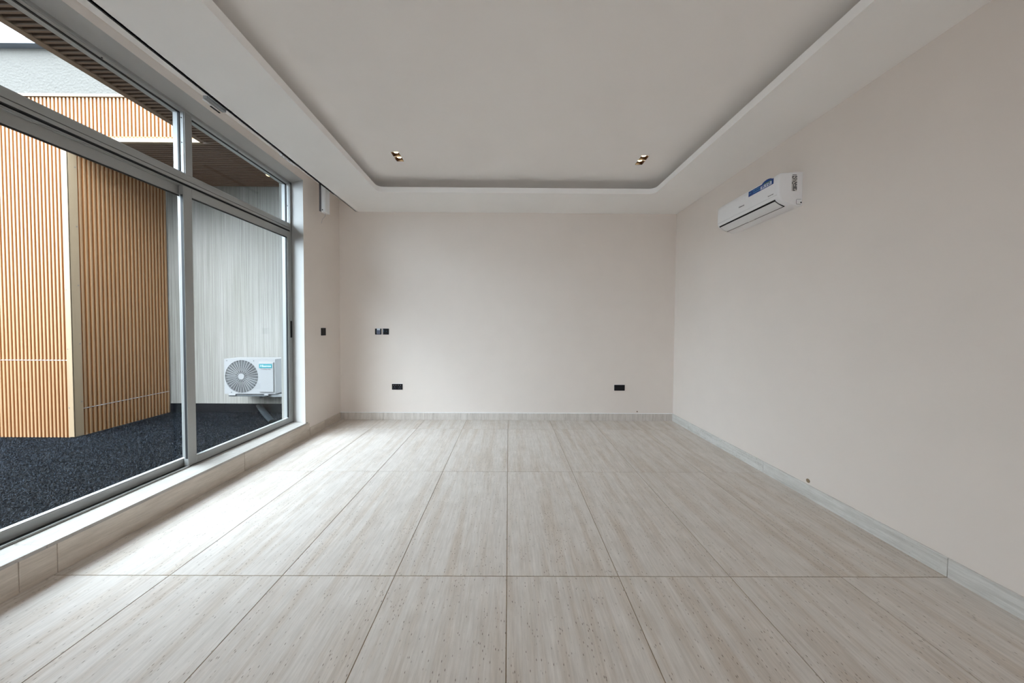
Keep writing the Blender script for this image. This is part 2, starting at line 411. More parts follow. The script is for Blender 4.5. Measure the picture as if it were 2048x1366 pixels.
# ------------------------------------------------------------------ ceiling: raised tray with a rounded soffit ring and a hidden cove
def rrect(x0, x1, y0, y1, r, n=10):
    loops = []
    for cx, cy, a0 in ((x1 - r, y1 - r, 0), (x0 + r, y1 - r, 90), (x0 + r, y0 + r, 180), (x1 - r, y0 + r, 270)):
        loops.append([(cx + r * math.cos(math.radians(a0 + 90 * k / n)), cy + r * math.sin(math.radians(a0 + 90 * k / n))) for k in range(n + 1)])
    return loops
def flat(l): return [p for a in l for p in a]
DL = [(-1.19, 3.312), (1.419, 3.340)]   # twin downlights
gx = sorted({XL - 0.05, XR + 0.05, *[x + d for x, y in DL for d in (-0.042, 0.042)]})
gy = sorted({YR - 0.1, YB + 0.05, *[y + d for x, y in DL for d in (-0.092, 0.092)]})
def in_hole(x, y): return any(abs(x - a) < 0.042 and abs(y - b) < 0.092 for a, b in DL)
mb = MB()
for i in range(len(gx) - 1):
    for j in range(len(gy) - 1):
        if not in_hole((gx[i] + gx[i + 1]) / 2, (gy[j] + gy[j + 1]) / 2):
            mb.box(gx[i], gx[i + 1], gy[j], gy[j + 1], ZC, ZC + 0.02)
ceiling = struct(obj('ceiling', mb, MT['ceil']))
struct(obj('trim_9', MB().box(XE, XR + 0.2, YR - 0.2, YB + 0.18, 3.30, 3.42), MT['stucco']), 'flat roof slab over the room')
IX0, IX1, IY0, IY1, IR = -1.592, 1.770, -4.6, 3.77, 0.075
lp = []
inner = rrect(IX0, IX1, IY0, IY1, IR)
def grow(d): return rrect(IX0 - d, IX1 + d, IY0 - d, IY1 + d, IR + d)
levels = [(inner, ZS), (inner, 3.030), (grow(0.014), 3.030), (grow(0.014), 2.99), (grow(0.30), 2.99), (grow(0.30), ZC)]
mb = MB()
outer = [(XR + 0.12, YB + 0.02), (-2.158, YB + 0.02), (-2.158, YR - 0.02), (XR + 0.02, YR - 0.02)]
o0 = len(mb.v); mb.v += [(x, y, ZS) for x, y in outer]
rows = []
for lo, z in levels:
    f_ = flat(lo); rows.append(len(mb.v)); mb.v += [(x, y, z) for x, y in f_]
n1 = len(inner[0]); nt_ = 4 * n1
for q in range(4):
    b0 = rows[0] + q * n1
    for k in range(n1 - 1): mb.f.append((o0 + q, b0 + k, b0 + k + 1)); mb.m.append(0)
    nx = rows[0] + ((q + 1) % 4) * n1
    mb.f.append((o0 + q, b0 + n1 - 1, nx, o0 + (q + 1) % 4)); mb.m.append(0)
for a in range(len(rows) - 1):
    for k in range(nt_):
        mb.f.append((rows[a] + k, rows[a] + (k + 1) % nt_, rows[a + 1] + (k + 1) % nt_, rows[a + 1] + k)); mb.m.append(0)
mb.v = [(x + 0.02 * (3.4 - y), y, z) for x, y, z in mb.v]      # the tray drifts slightly off square, as in the room
# the curtain pocket side of the soffit
pocket_x = lambda y: -2.158 + 0.02 * (3.4 - y)
mb.prism([(pocket_x(YR - 0.02), YR - 0.02), (pocket_x(YB + 0.02), YB + 0.02), (pocket_x(YB + 0.02) + 0.015, YB + 0.02), (pocket_x(YR - 0.02) + 0.015, YR - 0.02)], 'Z', ZS, 3.22)
obj('soffit', mb, MT['soffit'], ceiling)
obj('pocket_ceiling', MB().box(XL - 0.02, -1.95, YR - 0.02, YB + 0.02, 3.215, 3.23), MT['wall'], ceiling)

# ------------------------------------------------------------------ skirting boards and the window sill, stone by stone
def stones(name, axis, cuts, fixed, z0, z1, mat, pname, gap=0.002):
    e = struct(empty(name))
    for a, b in zip(cuts[:-1], cuts[1:]):
        l = b - a - gap; c = (a + b) / 2; t0, t1 = fixed; d = (t1 - t0)
        if axis == 'X': m_ = MB().box(-l / 2, l / 2, -d / 2, d / 2, 0, z1 - z0); loc = (c, (t0 + t1) / 2, z0)
        else: m_ = MB().box(-d / 2, d / 2, -l / 2, l / 2, 0, z1 - z0); loc = ((t0 + t1) / 2, c, z0)
        link(pname, m_.mesh(pname, mat, bevel=0.0012, seg=1), e, loc)
    return e
ycuts = [YR, -4.384, -3.184, -1.984, -0.784, 0.416, 1.616, 2.816, 4.016, YB]
stones('baseboard_right', 'Y', ycuts, (XR - 0.012, XR), 0, 0.104, MT['skirt_y'], 'skirting_stone')
bb = stones('baseboard_back', 'X', [XL, -1.803, -1.203, -0.603, -0.003, 0.597, 1.197, 1.797, XR - 0.012], (YB - 0.012, YB), 0, 0.102, MT['skirt_z'], 'skirting_stone')
obj('caulk_line', MB().box(XL, XR - 0.012, YB - 0.010, YB, 0.1025, 0.1085), MT['logo_w'], bb)
stones('baseboard_left', 'Y', [3.722, 4.016, YB - 0.012], (XL, XL + 0.012), 0, 0.104, MT['riser'], 'skirting_stone')
stones('trim_1', 'Y', [YR, -4.384, -3.184, -1.984, -0.784, 0.416, 1.50, 1.63, 2.80, 3.722], (XL - 0.02, XL + 0.004), 0, 0.162, MT['riser'], 'riser_stone', 0.003)['label'] = 'travertine riser below the window'
sill = stones('trim_2', 'Y', [WY0, 1.59, 2.79, 3.685], (-2.62, XL + 0.010), 0.162, 0.182, MT['sill'], 'sill_stone', 0.002)
sill['label'] = 'pale travertine window sill'

# ------------------------------------------------------------------ window: two-track sliding sashes below, fixed lights above
win = struct(empty('window_1'))
A, AL, GK, GL = MT['alu'], MT['alu_light'], MT['gasket'], MT['glass']
mb = MB()
ZT0, ZT1 = 2.452, 2.550
# outer frame: jambs, head, bottom track, stepped transom bar
for y0, y1 in ((3.688, 3.718), (WY0, WY0 + 0.03)): mb.box(-2.70, -2.60, y0, y1, 0.175, 3.045)
mb.box(-2.70, -2.60, WY0, 3.718, 3.018, 3.047)
mb.box(-2.72, -2.598, WY0, 3.718, 0.160, 0.186)                                     # sill track
mb.box(-2.602, -2.594, WY0, 2.49, 0.183, 0.196)                                     # lip in front of the outer sash
mb.box(-2.70, -2.605, WY0, 3.70, 2.502, ZT1)
mb.box(-2.70, -2.612, WY0, 3.70, 2.497, 2.502)
mb.box(-2.70, -2.603, WY0, 3.70, 2.474, 2.4975)
mb.box(-2.70, -2.632, WY0, 3.70, 2.45, 2.474)
mb.box(-2.632, -2.618, WY0, 3.70, 2.455, 2.463)
obj('outer_frame', mb, A, win, bevel=0.0012, seg=1)
mb = MB()
mb.box(-2.635, -2.606, WY0, 3.70, 2.4985, 2.5005).box(-2.628, -2.606, WY0, 3.70, 2.466, 2.4735)
mb.box(-2.66, -2.5985, WY0, 3.71, 0.181, 0.190)
mb.box(-2.66, -2.606, 3.714, 3.719, 0.18, 2.46)
obj('seals', mb, GK, win)
ymul = [WY0 + 0.03, 2.54, 3.688]
for k in range(1, 2):
    y = ymul[k]
    obj('mullion', MB().box(-2.70, -2.604, y - 0.028, y + 0.028, ZT1, 3.02), A, win, bevel=0.0012, seg=1)
# fixed lights
for k in range(2):
    y0 = ymul[k] + (0.028 if k else 0); y1 = ymul[k + 1] - (0.028 if k < 1 else 0)
    z0, z1 = ZT1, 3.018; b = 0.003
    m_ = MB()
    for (a0, a1, c0, c1) in ((y0, y1, z1 - b, z1), (y0, y1, z0, z0 + 0.012), (y0, y0 + b, z0, z1), (y1 - 0.003, y1, z0, z1)):
        m_.box(-2.690, -2.655, a0, a1, c0, c1, 0)                                   # outer leg, lit by the sky through the glass
    b2 = 0.004
    for (a0, a1, c0, c1) in ((y0, y1, z1 - b2, z1), (y0, y1, z0, z0 + 0.010), (y0, y0 + b2, z0, z1), (y1 - b2, y1, z0, z1)):
        m_.box(-2.640, -2.612, a0, a1, c0, c1, 0)                                   # inner glazing bead
    fx = obj('fixed_light', m_, AL, win, bevel=0.001, seg=1)
    m_ = MB(); g = 0.009
    for (a0, a1, c0, c1) in ((y0, y1, z1 - g, z1), (y0, y1, z0, z0 + 0.013), (y0, y0 + g, z0, z1), (y1 - g, y1, z0, z1)):
        m_.box(-2.6545, -2.6405, a0, a1, c0, c1)
    obj('gasket', m_, GK, fx)
    obj('pane', MB().box(-2.650, -2.645, y0, y1, z0, z1), GL, fx)
# sliding sashes
def sash(y0, y1, x1, inner_track, handle_side):
    x0 = x1 - 0.036; w = 0.068; zb, zt = 0.186, 2.452
    m_ = MB()
    m_.box(x0, x1, y0, y0 + w, zb, zt).box(x0, x1, y1 - w, y1, zb, zt)
    m_.box(x0, x1, y0 + w, y1 - w, zb, zb + 0.060).box(x0, x1, y0 + w, y1 - w, zt - 0.070, zt)
    s = obj('sliding_sash', m_, A, win, bevel=0.0015, seg=1)
    m_ = MB(); e = 0.006; xm = (x0 + x1) / 2
    a, b, c, d = y0 + w, y1 - w, zb + 0.060, zt - 0.070
    m_.box(xm - 0.006, xm + 0.010, a, b, d - e, d).box(xm - 0.006, xm + 0.010, b - e, b, c, d).box(xm - 0.006, xm + 0.010, a, a + e, c, d)
    obj('gasket', m_, GK, s)
    obj('glazing_bead', MB().box(x0, x1 - 0.004, a, b, c, c + 0.005), AL, s)
    obj('glazing_bead', MB().box(x0, xm - 0.007, b - 0.004, b, c + 0.005, d), A, s)
    obj('pane', MB().box(xm - 0.003, xm + 0.003, a - 0.01, b + 0.01, c - 0.01, d + 0.01), GL, s)
    if handle_side:
        yc = y1 - 0.024 if handle_side > 0 else y0 + 0.024
        obj('handle', MB().box(x1 - 0.002, x1 + 0.0035, yc - 0.014, yc + 0.014, 1.20, 1.40), MT['black'], s, bevel=0.003, seg=3)
sash(2.488, 3.712, -2.602, True, 1)
sash(WY0 + 0.006, 2.590, -2.644, False, 0)
obj('seals', MB().box(-2.624, -2.606, 2.4868, 2.489, 0.25, 2.38), GK, win)
for part in [c for c in win.children] + [g for c in win.children for g in c.children]:      # the head rises very slightly towards the near end
    if part.data.get('warped'): continue
    part.data['warped'] = 1
    for v in part.data.vertices: v.co.z += 0.024 * (3.66 - v.co.y) * min(1.0, max(0.0, (v.co.z - 2.60) / 0.38))

# small screw caps on the beads of the fixed lights, and a few marks left on the plaster
fls = [c for c in win.children if c.name.startswith('fixed_light')]
cap_y = MB().disc((0, 0), 0.0045, 'Y', (-0.0012, 0.002), 10).mesh('screw_cap', MT['black']); cap_y['warped'] = 1
cap_z = MB().disc((0, 0), 0.0045, 'Z', (-0.0012, 0.002), 10).mesh('screw_cap', MT['black']); cap_z['warped'] = 1
link('screw_cap', cap_y, fls[0], (-2.626, 2.5075, 2.80)); link('screw_cap', cap_z, fls[0], (-2.626, 2.03, 3.0505)); link('screw_cap', cap_y, fls[0], (-2.626, 2.5075, 2.995))
link('screw_cap', cap_y, fls[1], (-2.626, 3.683, 2.76)); link('screw_cap', cap_z, fls[1], (-2.626, 3.02, 3.027))
obj('plaster_chip', MB().disc((0, 0), 0.016, 'X', (-0.0012, 0.0), 12), MT['woodtrim'], bpy.data.objects['wall_right'], (XR, 2.401, 0.132))
obj('scuff_mark', MB().disc((0, 0), 0.010, 'Y', (-0.0008, 0.0), 10), MT['brown_trim'], bpy.data.objects['wall_back'], (1.865, YB, 0.131))

# ------------------------------------------------------------------ courtyard shell
gr = struct(obj('ground', MB().box(-9.2, XE, -6.0, YW + 0.05, -0.2, -0.012), MT['soil']))
n = 330000
px = RNG.uniform(-6.6, XE - 0.005, n); py = RNG.uniform(-0.6, YW - 0.03, n)
ok = ~((px < -5.14 - 0.1 * (py - YF) / 1.13) & (py > YF - 0.024))
px, py = px[ok], py[ok]; n = len(px)
an = RNG.uniform(0, 2 * np.pi, n); ln = RNG.uniform(0.007, 0.018, n); ti = RNG.uniform(0.05, 0.9, n); wd_ = RNG.uniform(0.0009, 0.0019, n)
dx, dy = np.cos(an), np.sin(an); hx = ln * np.cos(ti); hz = ln * np.sin(ti)
b0 = np.stack([px - dy * wd_, py + dx * wd_, np.full(n, -0.012)], 1); b1 = np.stack([px + dy * wd_, py - dx * wd_, np.full(n, -0.012)], 1)
tp = np.stack([px + dx * hx, py + dy * hx, hz - 0.012], 1)
mdl = (b0 + b1) / 2 * 0.45 + tp * 0.55; mdl[:, 2] += ln * 0.25
sd = np.stack([-dy * wd_ * 0.8, dx * wd_ * 0.8, np.zeros(n)], 1)
V = np.stack([b0, b1, mdl - sd, mdl + sd, tp], 1).reshape(-1, 3)
base = (np.arange(n) * 5)[:, None]
L = np.concatenate([base + np.array([[0, 1, 2, 3]]), base + np.array([[3, 2, 4]])], 1).ravel()
me = bpy.data.meshes.new('black_turf'); me.vertices.add(len(V)); me.vertices.foreach_set('co', V.ravel())
me.loops.add(len(L)); me.loops.foreach_set('vertex_index', L.astype(np.int32))
st = (np.arange(n) * 7)[:, None] + np.array([[0, 4]]); me.polygons.add(2 * n); me.polygons.foreach_set('loop_start', st.ravel().astype(np.int32))
me.update(calc_edges=True); me.validate(); me.materials.append(MT['turf'])
turf = link('black_turf', me); turf['kind'] = 'stuff'
tag(turf, 'black artificial turf covering the courtyard outside the window', 'turf')

mb = MB().box(-5.40, XE, YW, YW + 0.2, -0.1, 3.62)
wc = struct(obj('wall_courtyard', mb, MT['combed']), 'white combed plaster wall behind the outdoor unit')
# dark painted skirting in three lengths, with a thin joint between them
for a, b in ((-5.26, -4.42), (-4.417, -3.90), (-3.897, XE)):
    obj('skirting', MB().box(a, b - 0.003, YW - 0.010, YW, -0.012, 0.128), MT['dark_skirt'], wc)
# upper white stucco facade over the fluted screen, with its dark coping
uf = struct(obj('wall_upper', MB().box(-9.4, -3.55, YF + 0.05, YF + 0.25, 3.52, 4.575), MT['stucco']), 'white rough stucco parapet above the fluted cladding')
obj('coping', MB().box(-9.4, -3.55, YF - 0.02, YF + 0.30, 4.575, 4.645), MT['coping'], uf)
struct(obj('wall_far', MB().box(-9.4, -9.2, -6.2, YF + 0.2, -0.2, 1.9), MT['stucco']), 'plain white courtyard wall opposite the window')  # unseen wall, kept low to let low sky light into the room
struct(obj('wall_near', MB().box(-9.4, XE, -6.2, -6.0, -0.2, 4.2), MT['stucco']), 'plain white courtyard wall at the rear')

# ------------------------------------------------------------------ fluted composite cladding, panel by panel (four flutes each)
PITCH_F = 0.0446; PW = 4 * PITCH_F; RIB, DEP = 0.0235, 0.016
def flute_profile(nfl=4):
    pts = []
    for k in range(nfl):
        a = k * PITCH_F
        pts += [(a, 0.0), (a + PITCH_F - RIB - 0.003, 0.0), (a + PITCH_F - RIB, DEP - 0.003), (a + PITCH_F - RIB + 0.004, DEP), (a + PITCH_F - 0.004, DEP), (a + PITCH_F, DEP - 0.003)]
        if k < nfl - 1: pts.append((a + PITCH_F + 0.0005, 0.0005))
    pts += [(nfl * PITCH_F, -0.006), (0, -0.006)]
    return pts
def panel_mesh(length, mat, nfl=4):
    """local: x across the flutes, y out of the face (negative = outwards), z along the flutes"""
    m_ = MB(); pr = flute_profile(nfl); m_.prism([(x, -y) for x, y in pr], 'Z', 0, length)
    for i in range(len(pr)):
        if pr[i][1] > DEP - 0.0035 and pr[(i + 1) % len(pr)][1] > DEP - 0.0035: m_.m[i] = 1      # paler rib faces: washed-out bright light put into the colour
    return m_.mesh('cladding_panel', [mat, MT['wood_rib']])
front = tag(empty('fluted_cladding', (-5.165, YF + DEP, 0)), 'pale timber-look fluted cladding facing the room, left of the corner trim', 'cladding')
zj = 0.918
ml_, mu_ = panel_mesh(zj - 0.003 - 0.0, MT['wood']), panel_mesh(4.0 - zj - 0.02, MT['wood'])
for k in range(15):
    x = -0.06 - PW * (k + 1)
    link('cladding_panel', ml_, front, (x, 0, -0.006)); link('cladding_panel', mu_, front, (x, 0, zj + 0.002))
link('cladding_panel', panel_mesh(0.48, MT['wood'], 1), front, (-0.06, 0, 3.50))
m_ = MB().box(-PW * 15 - 0.05, -0.06, -0.004, -0.0005, zj - 0.006, zj + 0.003)
obj('joint_strip', m_, MT['logo_w'], front)
obj('backing_board', MB().box(-PW * 15 - 0.05, -0.016, 0.0065, 0.03, 0, 3.98), MT['backing'], front)
obj('top_trim', MB().box(-PW * 15 - 0.06, -0.016, -DEP - 0.012, 0.02, 3.984, 4.016), MT['woodtrim'], front, bevel=0.0015, seg=1)
m_ = MB().box(-0.068, 0.0, -DEP - 0.006, -DEP + 0.002, 0.0, 3.471).box(-0.006, 0.0, -DEP - 0.006, 0.062, 0.0, 3.471)
ct = obj('corner_trim', m_, MT['woodtrim'], front, bevel=0.0015, seg=1)
scy = MB().disc((0, 0), 0.006, 'Y', (-0.0015, 0.001), 8).mesh('screw', MT['print']); scx = MB().disc((0, 0), 0.006, 'X', (-0.001, 0.0015), 8).mesh('screw', MT['print'])
for z in (0.35, 1.05, 1.75, 2.45, 3.15):
    link('screw', scy, ct, (-0.055, -DEP - 0.006, z)); link('screw', scx, ct, (0.0, 0.045, z + 0.06))
# upper band, over the recess
band = tag(empty('fluted_band', (-5.165, YF + DEP, 3.50)), 'pale timber-look fluted band high above the brown slatted recess', 'cladding')
mb_ = panel_mesh(0.50, MT['wood'])
for k in range(8): link('cladding_panel', mb_, band, (PW * k - 0.0154, 0, 0.0))
link('cladding_panel', panel_mesh(0.50, MT['wood'], 3), band, (PW * 8 - 0.0154, 0, 0.0))
obj('backing_board', MB().box(-0.0154, 1.545, 0.0065, 0.03, -0.02, 0.50), MT['backing'], band)
obj('edge_trim', MB().box(0.001, 1.55, -DEP - 0.006, 0.03, -0.029, 0.018), MT['woodtrim'], band, bevel=0.0015, seg=1)
tt = obj('top_trim', MB().box(-0.0154, 1.55, -DEP - 0.012, 0.02, 0.484, 0.516), MT['woodtrim'], band, bevel=0.0015, seg=1)
scr = MB().disc((0, 0), 0.005, 'Y', (-0.0015, 0.001), 8).mesh('screw', MT['print'])
for k in range(3): link('screw', scr, tt, (0.2 + 0.5 * k, -DEP - 0.012, 0.500))
for k in range(3): link('screw', scr, band, (0.2 + 0.5 * k, -DEP - 0.006, -0.006))
# side of the fluted volume, running back to the white wall
ang = math.atan2(1.13, -0.085)
side = tag(empty('fluted_return', (-5.165 - 0.004, YF + 0.075, 0), ang), 'shaded brown fluted side running back from the corner trim to the white wall', 'cladding')
zs_ = 0.325
sl_, su_ = panel_mesh(zs_ - 0.003, MT['wood']), panel_mesh(3.46 - zs_, MT['wood'])
ln_ = math.hypot(1.13 - 0.075, 0.085)
for k in range(6):
    m0, m1 = sl_, su_
    if (k + 1) * PW > ln_ - 0.005:
        nf = max(1, int((ln_ - k * PW) / PITCH_F)); m0, m1 = panel_mesh(zs_ - 0.003, MT['wood'], nf), panel_mesh(3.46 - zs_, MT['wood'], nf)
    link('cladding_panel', m0, side, (k * PW, 0.018, -0.006)); link('cladding_panel', m1, side, (k * PW, 0.018, zs_))
obj('joint_strip', MB().box(0, ln_ - 0.03, 0.004, 0.0172, zs_ - 0.0045, zs_ - 0.0005), MT['film_l'], side)
obj('backing_board', MB().box(0, ln_ - 0.005, 0.025, 0.05, 0, 3.46), MT['backing'], side)
# brown slatted ceiling of the recess and the brown slatted soffit along the window: panels run along X
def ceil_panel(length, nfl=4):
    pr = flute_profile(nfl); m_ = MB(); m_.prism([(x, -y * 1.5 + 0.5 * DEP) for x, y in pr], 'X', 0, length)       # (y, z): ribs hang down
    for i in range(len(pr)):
        if pr[i][1] < 0.002 and pr[(i + 1) % len(pr)][1] < 0.002: m_.m[i] = 1                                   # groove shade painted in as a darker colour
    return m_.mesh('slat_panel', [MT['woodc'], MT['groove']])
rc = tag(empty('slatted_ceiling', (-5.27, YF, ZO)), 'brown slatted ceiling of the recess behind the fluted band', 'ceiling cladding')
cm = ceil_panel(5.27 + XE)
for k in range(7):
    nf = 4 if (k + 1) * PW < YW - YF else int((YW - YF - k * PW) / PITCH_F)
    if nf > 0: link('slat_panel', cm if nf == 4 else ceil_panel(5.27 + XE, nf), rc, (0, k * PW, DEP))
obj('backing_board', MB().box(0, 5.27 + XE, 0.0, YW - YF, DEP * 1.5 + 0.009, DEP + 0.05), MT['backing'], rc)
ws = tag(empty('slatted_soffit', (-3.54, -3.6, ZO)), 'brown slatted eave soffit running along outside the window', 'soffit')
cm2 = ceil_panel(3.54 + XE)
npan = int((YF + 3.6) / PW) + 1
off = (YF + 3.6) - npan * PW
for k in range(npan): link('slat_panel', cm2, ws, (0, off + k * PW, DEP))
obj('backing_board', MB().box(0, 3.54 + XE, -0.1, YF + 3.6, DEP * 1.5 + 0.009, DEP + 0.30), MT['backing'], ws)
obj('fascia_trim', MB().box(-0.062, 0.0, -0.1, YF + 3.6 - 0.024, -0.004, 0.30), MT['brown_trim'], ws, bevel=0.002, seg=1)
# ceiling spot in the recess
m_ = MB().disc((0, 0), 0.052, 'Z', (-0.006, 0.004), 24)
dl = tag(link('ceiling_spot', m_.mesh('ceiling_spot', MT['white_pl2'], smooth=True), None, (-3.385, 4.41, ZO)), 'glowing yellow round spot in the brown slatted recess ceiling', 'lamp')
obj('lens', MB().disc((0, 0), 0.042, 'Z', (-0.009, -0.0055), 24), MT['lamp_y'], dl)

# ------------------------------------------------------------------ outdoor air-conditioning unit
ou = tag(empty('outdoor_ac_unit', (-3.72, 4.42, 0.36)), 'white outdoor air conditioner with round fan grille and teal badge on the courtyard wall', 'air conditioner')
W2, HH = 0.365, 0.505
fc, fr_ = (-0.118, 0.252), 0.236
mb = MB()
mb.box(-W2, W2, 0.012, 0.27, 0, HH)
body = obj('casing', mb, MT['white_metal'], ou, bevel=0.004)
mb = MB(); nn = 64; cir = []; rec = []
for k in range(nn):
    a = 2 * math.pi * k / nn; ca, sa = math.cos(a), math.sin(a)
    cir.append((fc[0] + fr_ * ca, fc[1] + fr_ * sa))
    tx = ((W2 if ca > 0 else -W2) - fc[0]) / ca if abs(ca) > 1e-6 else 1e9
    tz = ((HH if sa > 0 else 0) - fc[1]) / sa if abs(sa) > 1e-6 else 1e9
    t_ = min(tx, tz); rec.append((fc[0] + t_ * ca, fc[1] + t_ * sa))
vs = [(x, 0, z) for x, z in rec] + [(x, 0, z) for x, z in cir] + [(x, 0.014, z) for x, z in cir] + [(x, 0.014, z) for x, z in rec]
fs = []
for k in range(nn):
    j = (k + 1) % nn
    fs += [(k, j, nn + j, nn + k), (nn + k, nn + j, 2 * nn + j, 2 * nn + k), (3 * nn + k, 3 * nn + j, j, k)]
for cxn, czn in ((W2, HH), (-W2, HH), (-W2, 0), (W2, 0)):                            # close the four corners of the plate
    best = sorted(range(nn), key=lambda q: (rec[q][0] - cxn) ** 2 + (rec[q][1] - czn) ** 2)[:2]
    i0, i1 = sorted(best)
    if i1 - i0 > 1: i0, i1 = i1, i0
    vs.append((cxn, 0, czn)); fs.append((i0, i1, len(vs) - 1))
mb.add(vs, fs)
obj('front_plate', mb, MT['white_metal'], ou)
obj('fan_shroud', MB().disc(fc, fr_ - 0.001, 'Y', (0.0095, 0.0118), 64), MT['dark_in'], ou)
mb = MB()
for k in range(3):
    a0 = 0.9 + k * 2 * math.pi / 3; poly = []
    for q in range(8): a = a0 + 1.15 * q / 7; poly.append((fc[0] + 0.215 * math.cos(a), fc[1] + 0.215 * math.sin(a)))
    poly += [(fc[0] + 0.05 * math.cos(a0 + 0.7), fc[1] + 0.05 * math.sin(a0 + 0.7)), (fc[0] + 0.05 * math.cos(a0), fc[1] + 0.05 * math.sin(a0))]
    mb.prism(poly, 'Y', 0.006, 0.0085)
obj('fan', mb, MT['grey_pl'], ou)
gr_ = MB()
for k in range(34):
    a = 2 * math.pi * k / 34 + 0.05; r0 = 0.042 if k % 2 == 0 else 0.085
    d = Vector((math.cos(a), 0, math.sin(a))); q = Vector((-math.sin(a), 0, math.cos(a))) * 0.0028
    p0 = Vector((fc[0], 0, fc[1])) + d * r0; p1 = Vector((fc[0], 0, fc[1])) + d * (fr_ + 0.002)
    vs = [p0 - q, p0 + q, p1 + q, p1 - q]
    vs = [Vector((v.x, -0.006, v.z)) for v in vs] + [Vector((v.x, -0.001, v.z)) for v in vs]
    gr_.add(vs, [(0, 1, 2, 3), (4, 5, 6, 7), (0, 1, 5, 4), (1, 2, 6, 5), (2, 3, 7, 6), (3, 0, 4, 7)])
for k in range(1, 13):
    r = 0.05 + (fr_ - 0.052) * k / 12; pts = 40; w_ = 0.0014
    vs, fs = [], []
    for q in range(pts):
        a = 2 * math.pi * q / pts
        for rr in (r - w_, r + w_): vs.append((fc[0] + rr * math.cos(a), -0.003, fc[1] + rr * math.sin(a)))
    for q in range(pts):
        j = (q + 1) % pts; fs.append((2 * q, 2 * q + 1, 2 * j + 1, 2 * j))
    gr_.add(vs, fs)
gl_ = obj('fan_grille', gr_, MT['white_metal'], ou)
obj('hub_cap', MB().disc(fc, 0.043, 'Y', (-0.009, -0.002), 28), MT['white_metal'], gl_)
cov = obj('service_cover', MB().box(0.142, 0.347, -0.016, 0.001, 0.028, 0.462), MT['white_metal'], ou, bevel=0.006, seg=3)
bd = obj('badge', MB().box(0.148, 0.333, -0.0185, -0.0155, 0.376, 0.434), MT['teal'], cov, bevel=0.001, seg=1)
RX = Matrix.Rotation(math.radians(90), 4, 'X')
lettering('brand_lettering', 'Hisense', 0.045, MT['white_letter'], Matrix.Translation((0.240, -0.0192, 0.406)) @ RX, cov, shear=0.1, width=0.158)
lettering('small_lettering', 'Cooling only', 0.022, MT['print'], Matrix.Translation((0.243, -0.0168, 0.361)) @ RX, cov, width=0.140)
for x, z in ((-0.325, 0.478), (0.06, 0.478), (-0.265, 0.022)): obj('screw', MB().disc((x, z), 0.006, 'Y', (-0.003, 0.001), 10), MT['grey_pl'], ou)
for z in (0.12, 0.25, 0.40): obj('side_clip', MB().box(W2, W2 + 0.006, 0.16, 0.19, z, z + 0.03), MT['grey_pl'], ou)
for a, b in ((-0.30, -0.20), (0.21, 0.27)): obj('foot', MB().box(a, b, -0.012, 0.03, -0.022, -0.002), MT['white_metal'], ou, bevel=0.003)
mb = MB().box(-0.31, 0.24, 0.0, 0.30, -0.038, -0.012)
obj('bracket', mb, MT['grey_pl'], ou, bevel=0.002, seg=1)
mb = MB().box(0.24, W2 + 0.12, 0.03, 0.37, -0.05, -0.012)
obj('support_arm', mb, MT['steel'], ou, bevel=0.002, seg=1)
mb = MB().disc((0.095, 0.08), 0.022, 'Z', (-0.075, -0.035), 14).disc((0.125, 0.08), 0.012, 'Z', (-0.065, -0.035), 14)
obj('drain_outlet', mb, MT['grey_pl'], ou, smooth=True)

hs = MB().tube([(-3.85, 4.735, 0.112), (-3.72, 4.615, 0.098), (-3.55, 4.462, 0.074), (-3.40, 4.335, 0.050), (-3.25, 4.215, 0.027)], [0.040, 0.041, 0.041, 0.041, 0.040], 16, flat=0.55)
tag(obj('drain_hose', hs, MT['hose'], None, smooth=True), 'flattened grey hose lying aslant on the black turf under the outdoor unit', 'hose')

# ------------------------------------------------------------------ indoor air-conditioning unit on the right wall
iu = tag(empty('indoor_ac_unit', (XR, 2.89, 2.34)), 'white split air conditioner high on the right wall with a blue sticker', 'air conditioner')
prof = [(0.0, 0.000), (-0.045, 0.003), (-0.10, 0.013), (-0.150, 0.035), (-0.176, 0.054), (-0.190, 0.078), (-0.195, 0.110),
        (-0.195, 0.165), (-0.192, 0.225), (-0.186, 0.252), (-0.172, 0.266), (-0.145, 0.271), (-0.06, 0.272), (0.0, 0.272)]
YA, YB_ = -0.370, 0.372
def unit_shell(y0, y1, rnd=0.018):
    cx_, cz_ = -0.05, 0.137
    m_ = MB(); sl = []
    for t_, sh in ((0, 0.030), (0.25, 0.014), (0.6, 0.004), (1, 0.0)): sl.append((y0 + rnd * t_, sh))
    for t_, sh in ((1, 0.0), (0.6, 0.004), (0.25, 0.014), (0, 0.030)): sl.append((y1 - rnd * t_, sh))
    vs = []; n_ = len(prof)
    for y, sh in sl:
        for x, z in prof:
            d = Vector((x - cx_, z - cz_)); L_ = max(d.length, 1e-6); k_ = 1 - sh * 0.45 / L_ if x < -0.08 else 1
            vs.append((cx_ + d.x * k_ if x < -0.001 else 0.0, y, cz_ + d.y * k_))
    fs = []
    for a in range(len(sl) - 1):
        for q in range(n_ - 1): fs.append((a * n_ + q, a * n_ + q + 1, (a + 1) * n_ + q + 1, (a + 1) * n_ + q))
    fs.append(tuple(range(n_))); fs.append(tuple(range((len(sl) - 1) * n_, len(sl) * n_))[::-1])
    m_.add(vs, fs); return m_
obj('casing', unit_shell(YA, YB_), MT['white_pl'], iu, smooth=True)
def chin(s, off):                                     # point on the chin surface, s = 0 at the top of the outlet, 1 at its lower edge
    p0, p1 = Vector((-0.186, 0.066)), Vector((-0.098, 0.0125))
    p = p0.lerp(p1, s) + Vector((0, -0.010)) * math.sin(math.pi * s) * 0.6
    nrm = Vector((-0.52, -0.85)); return p + nrm * off
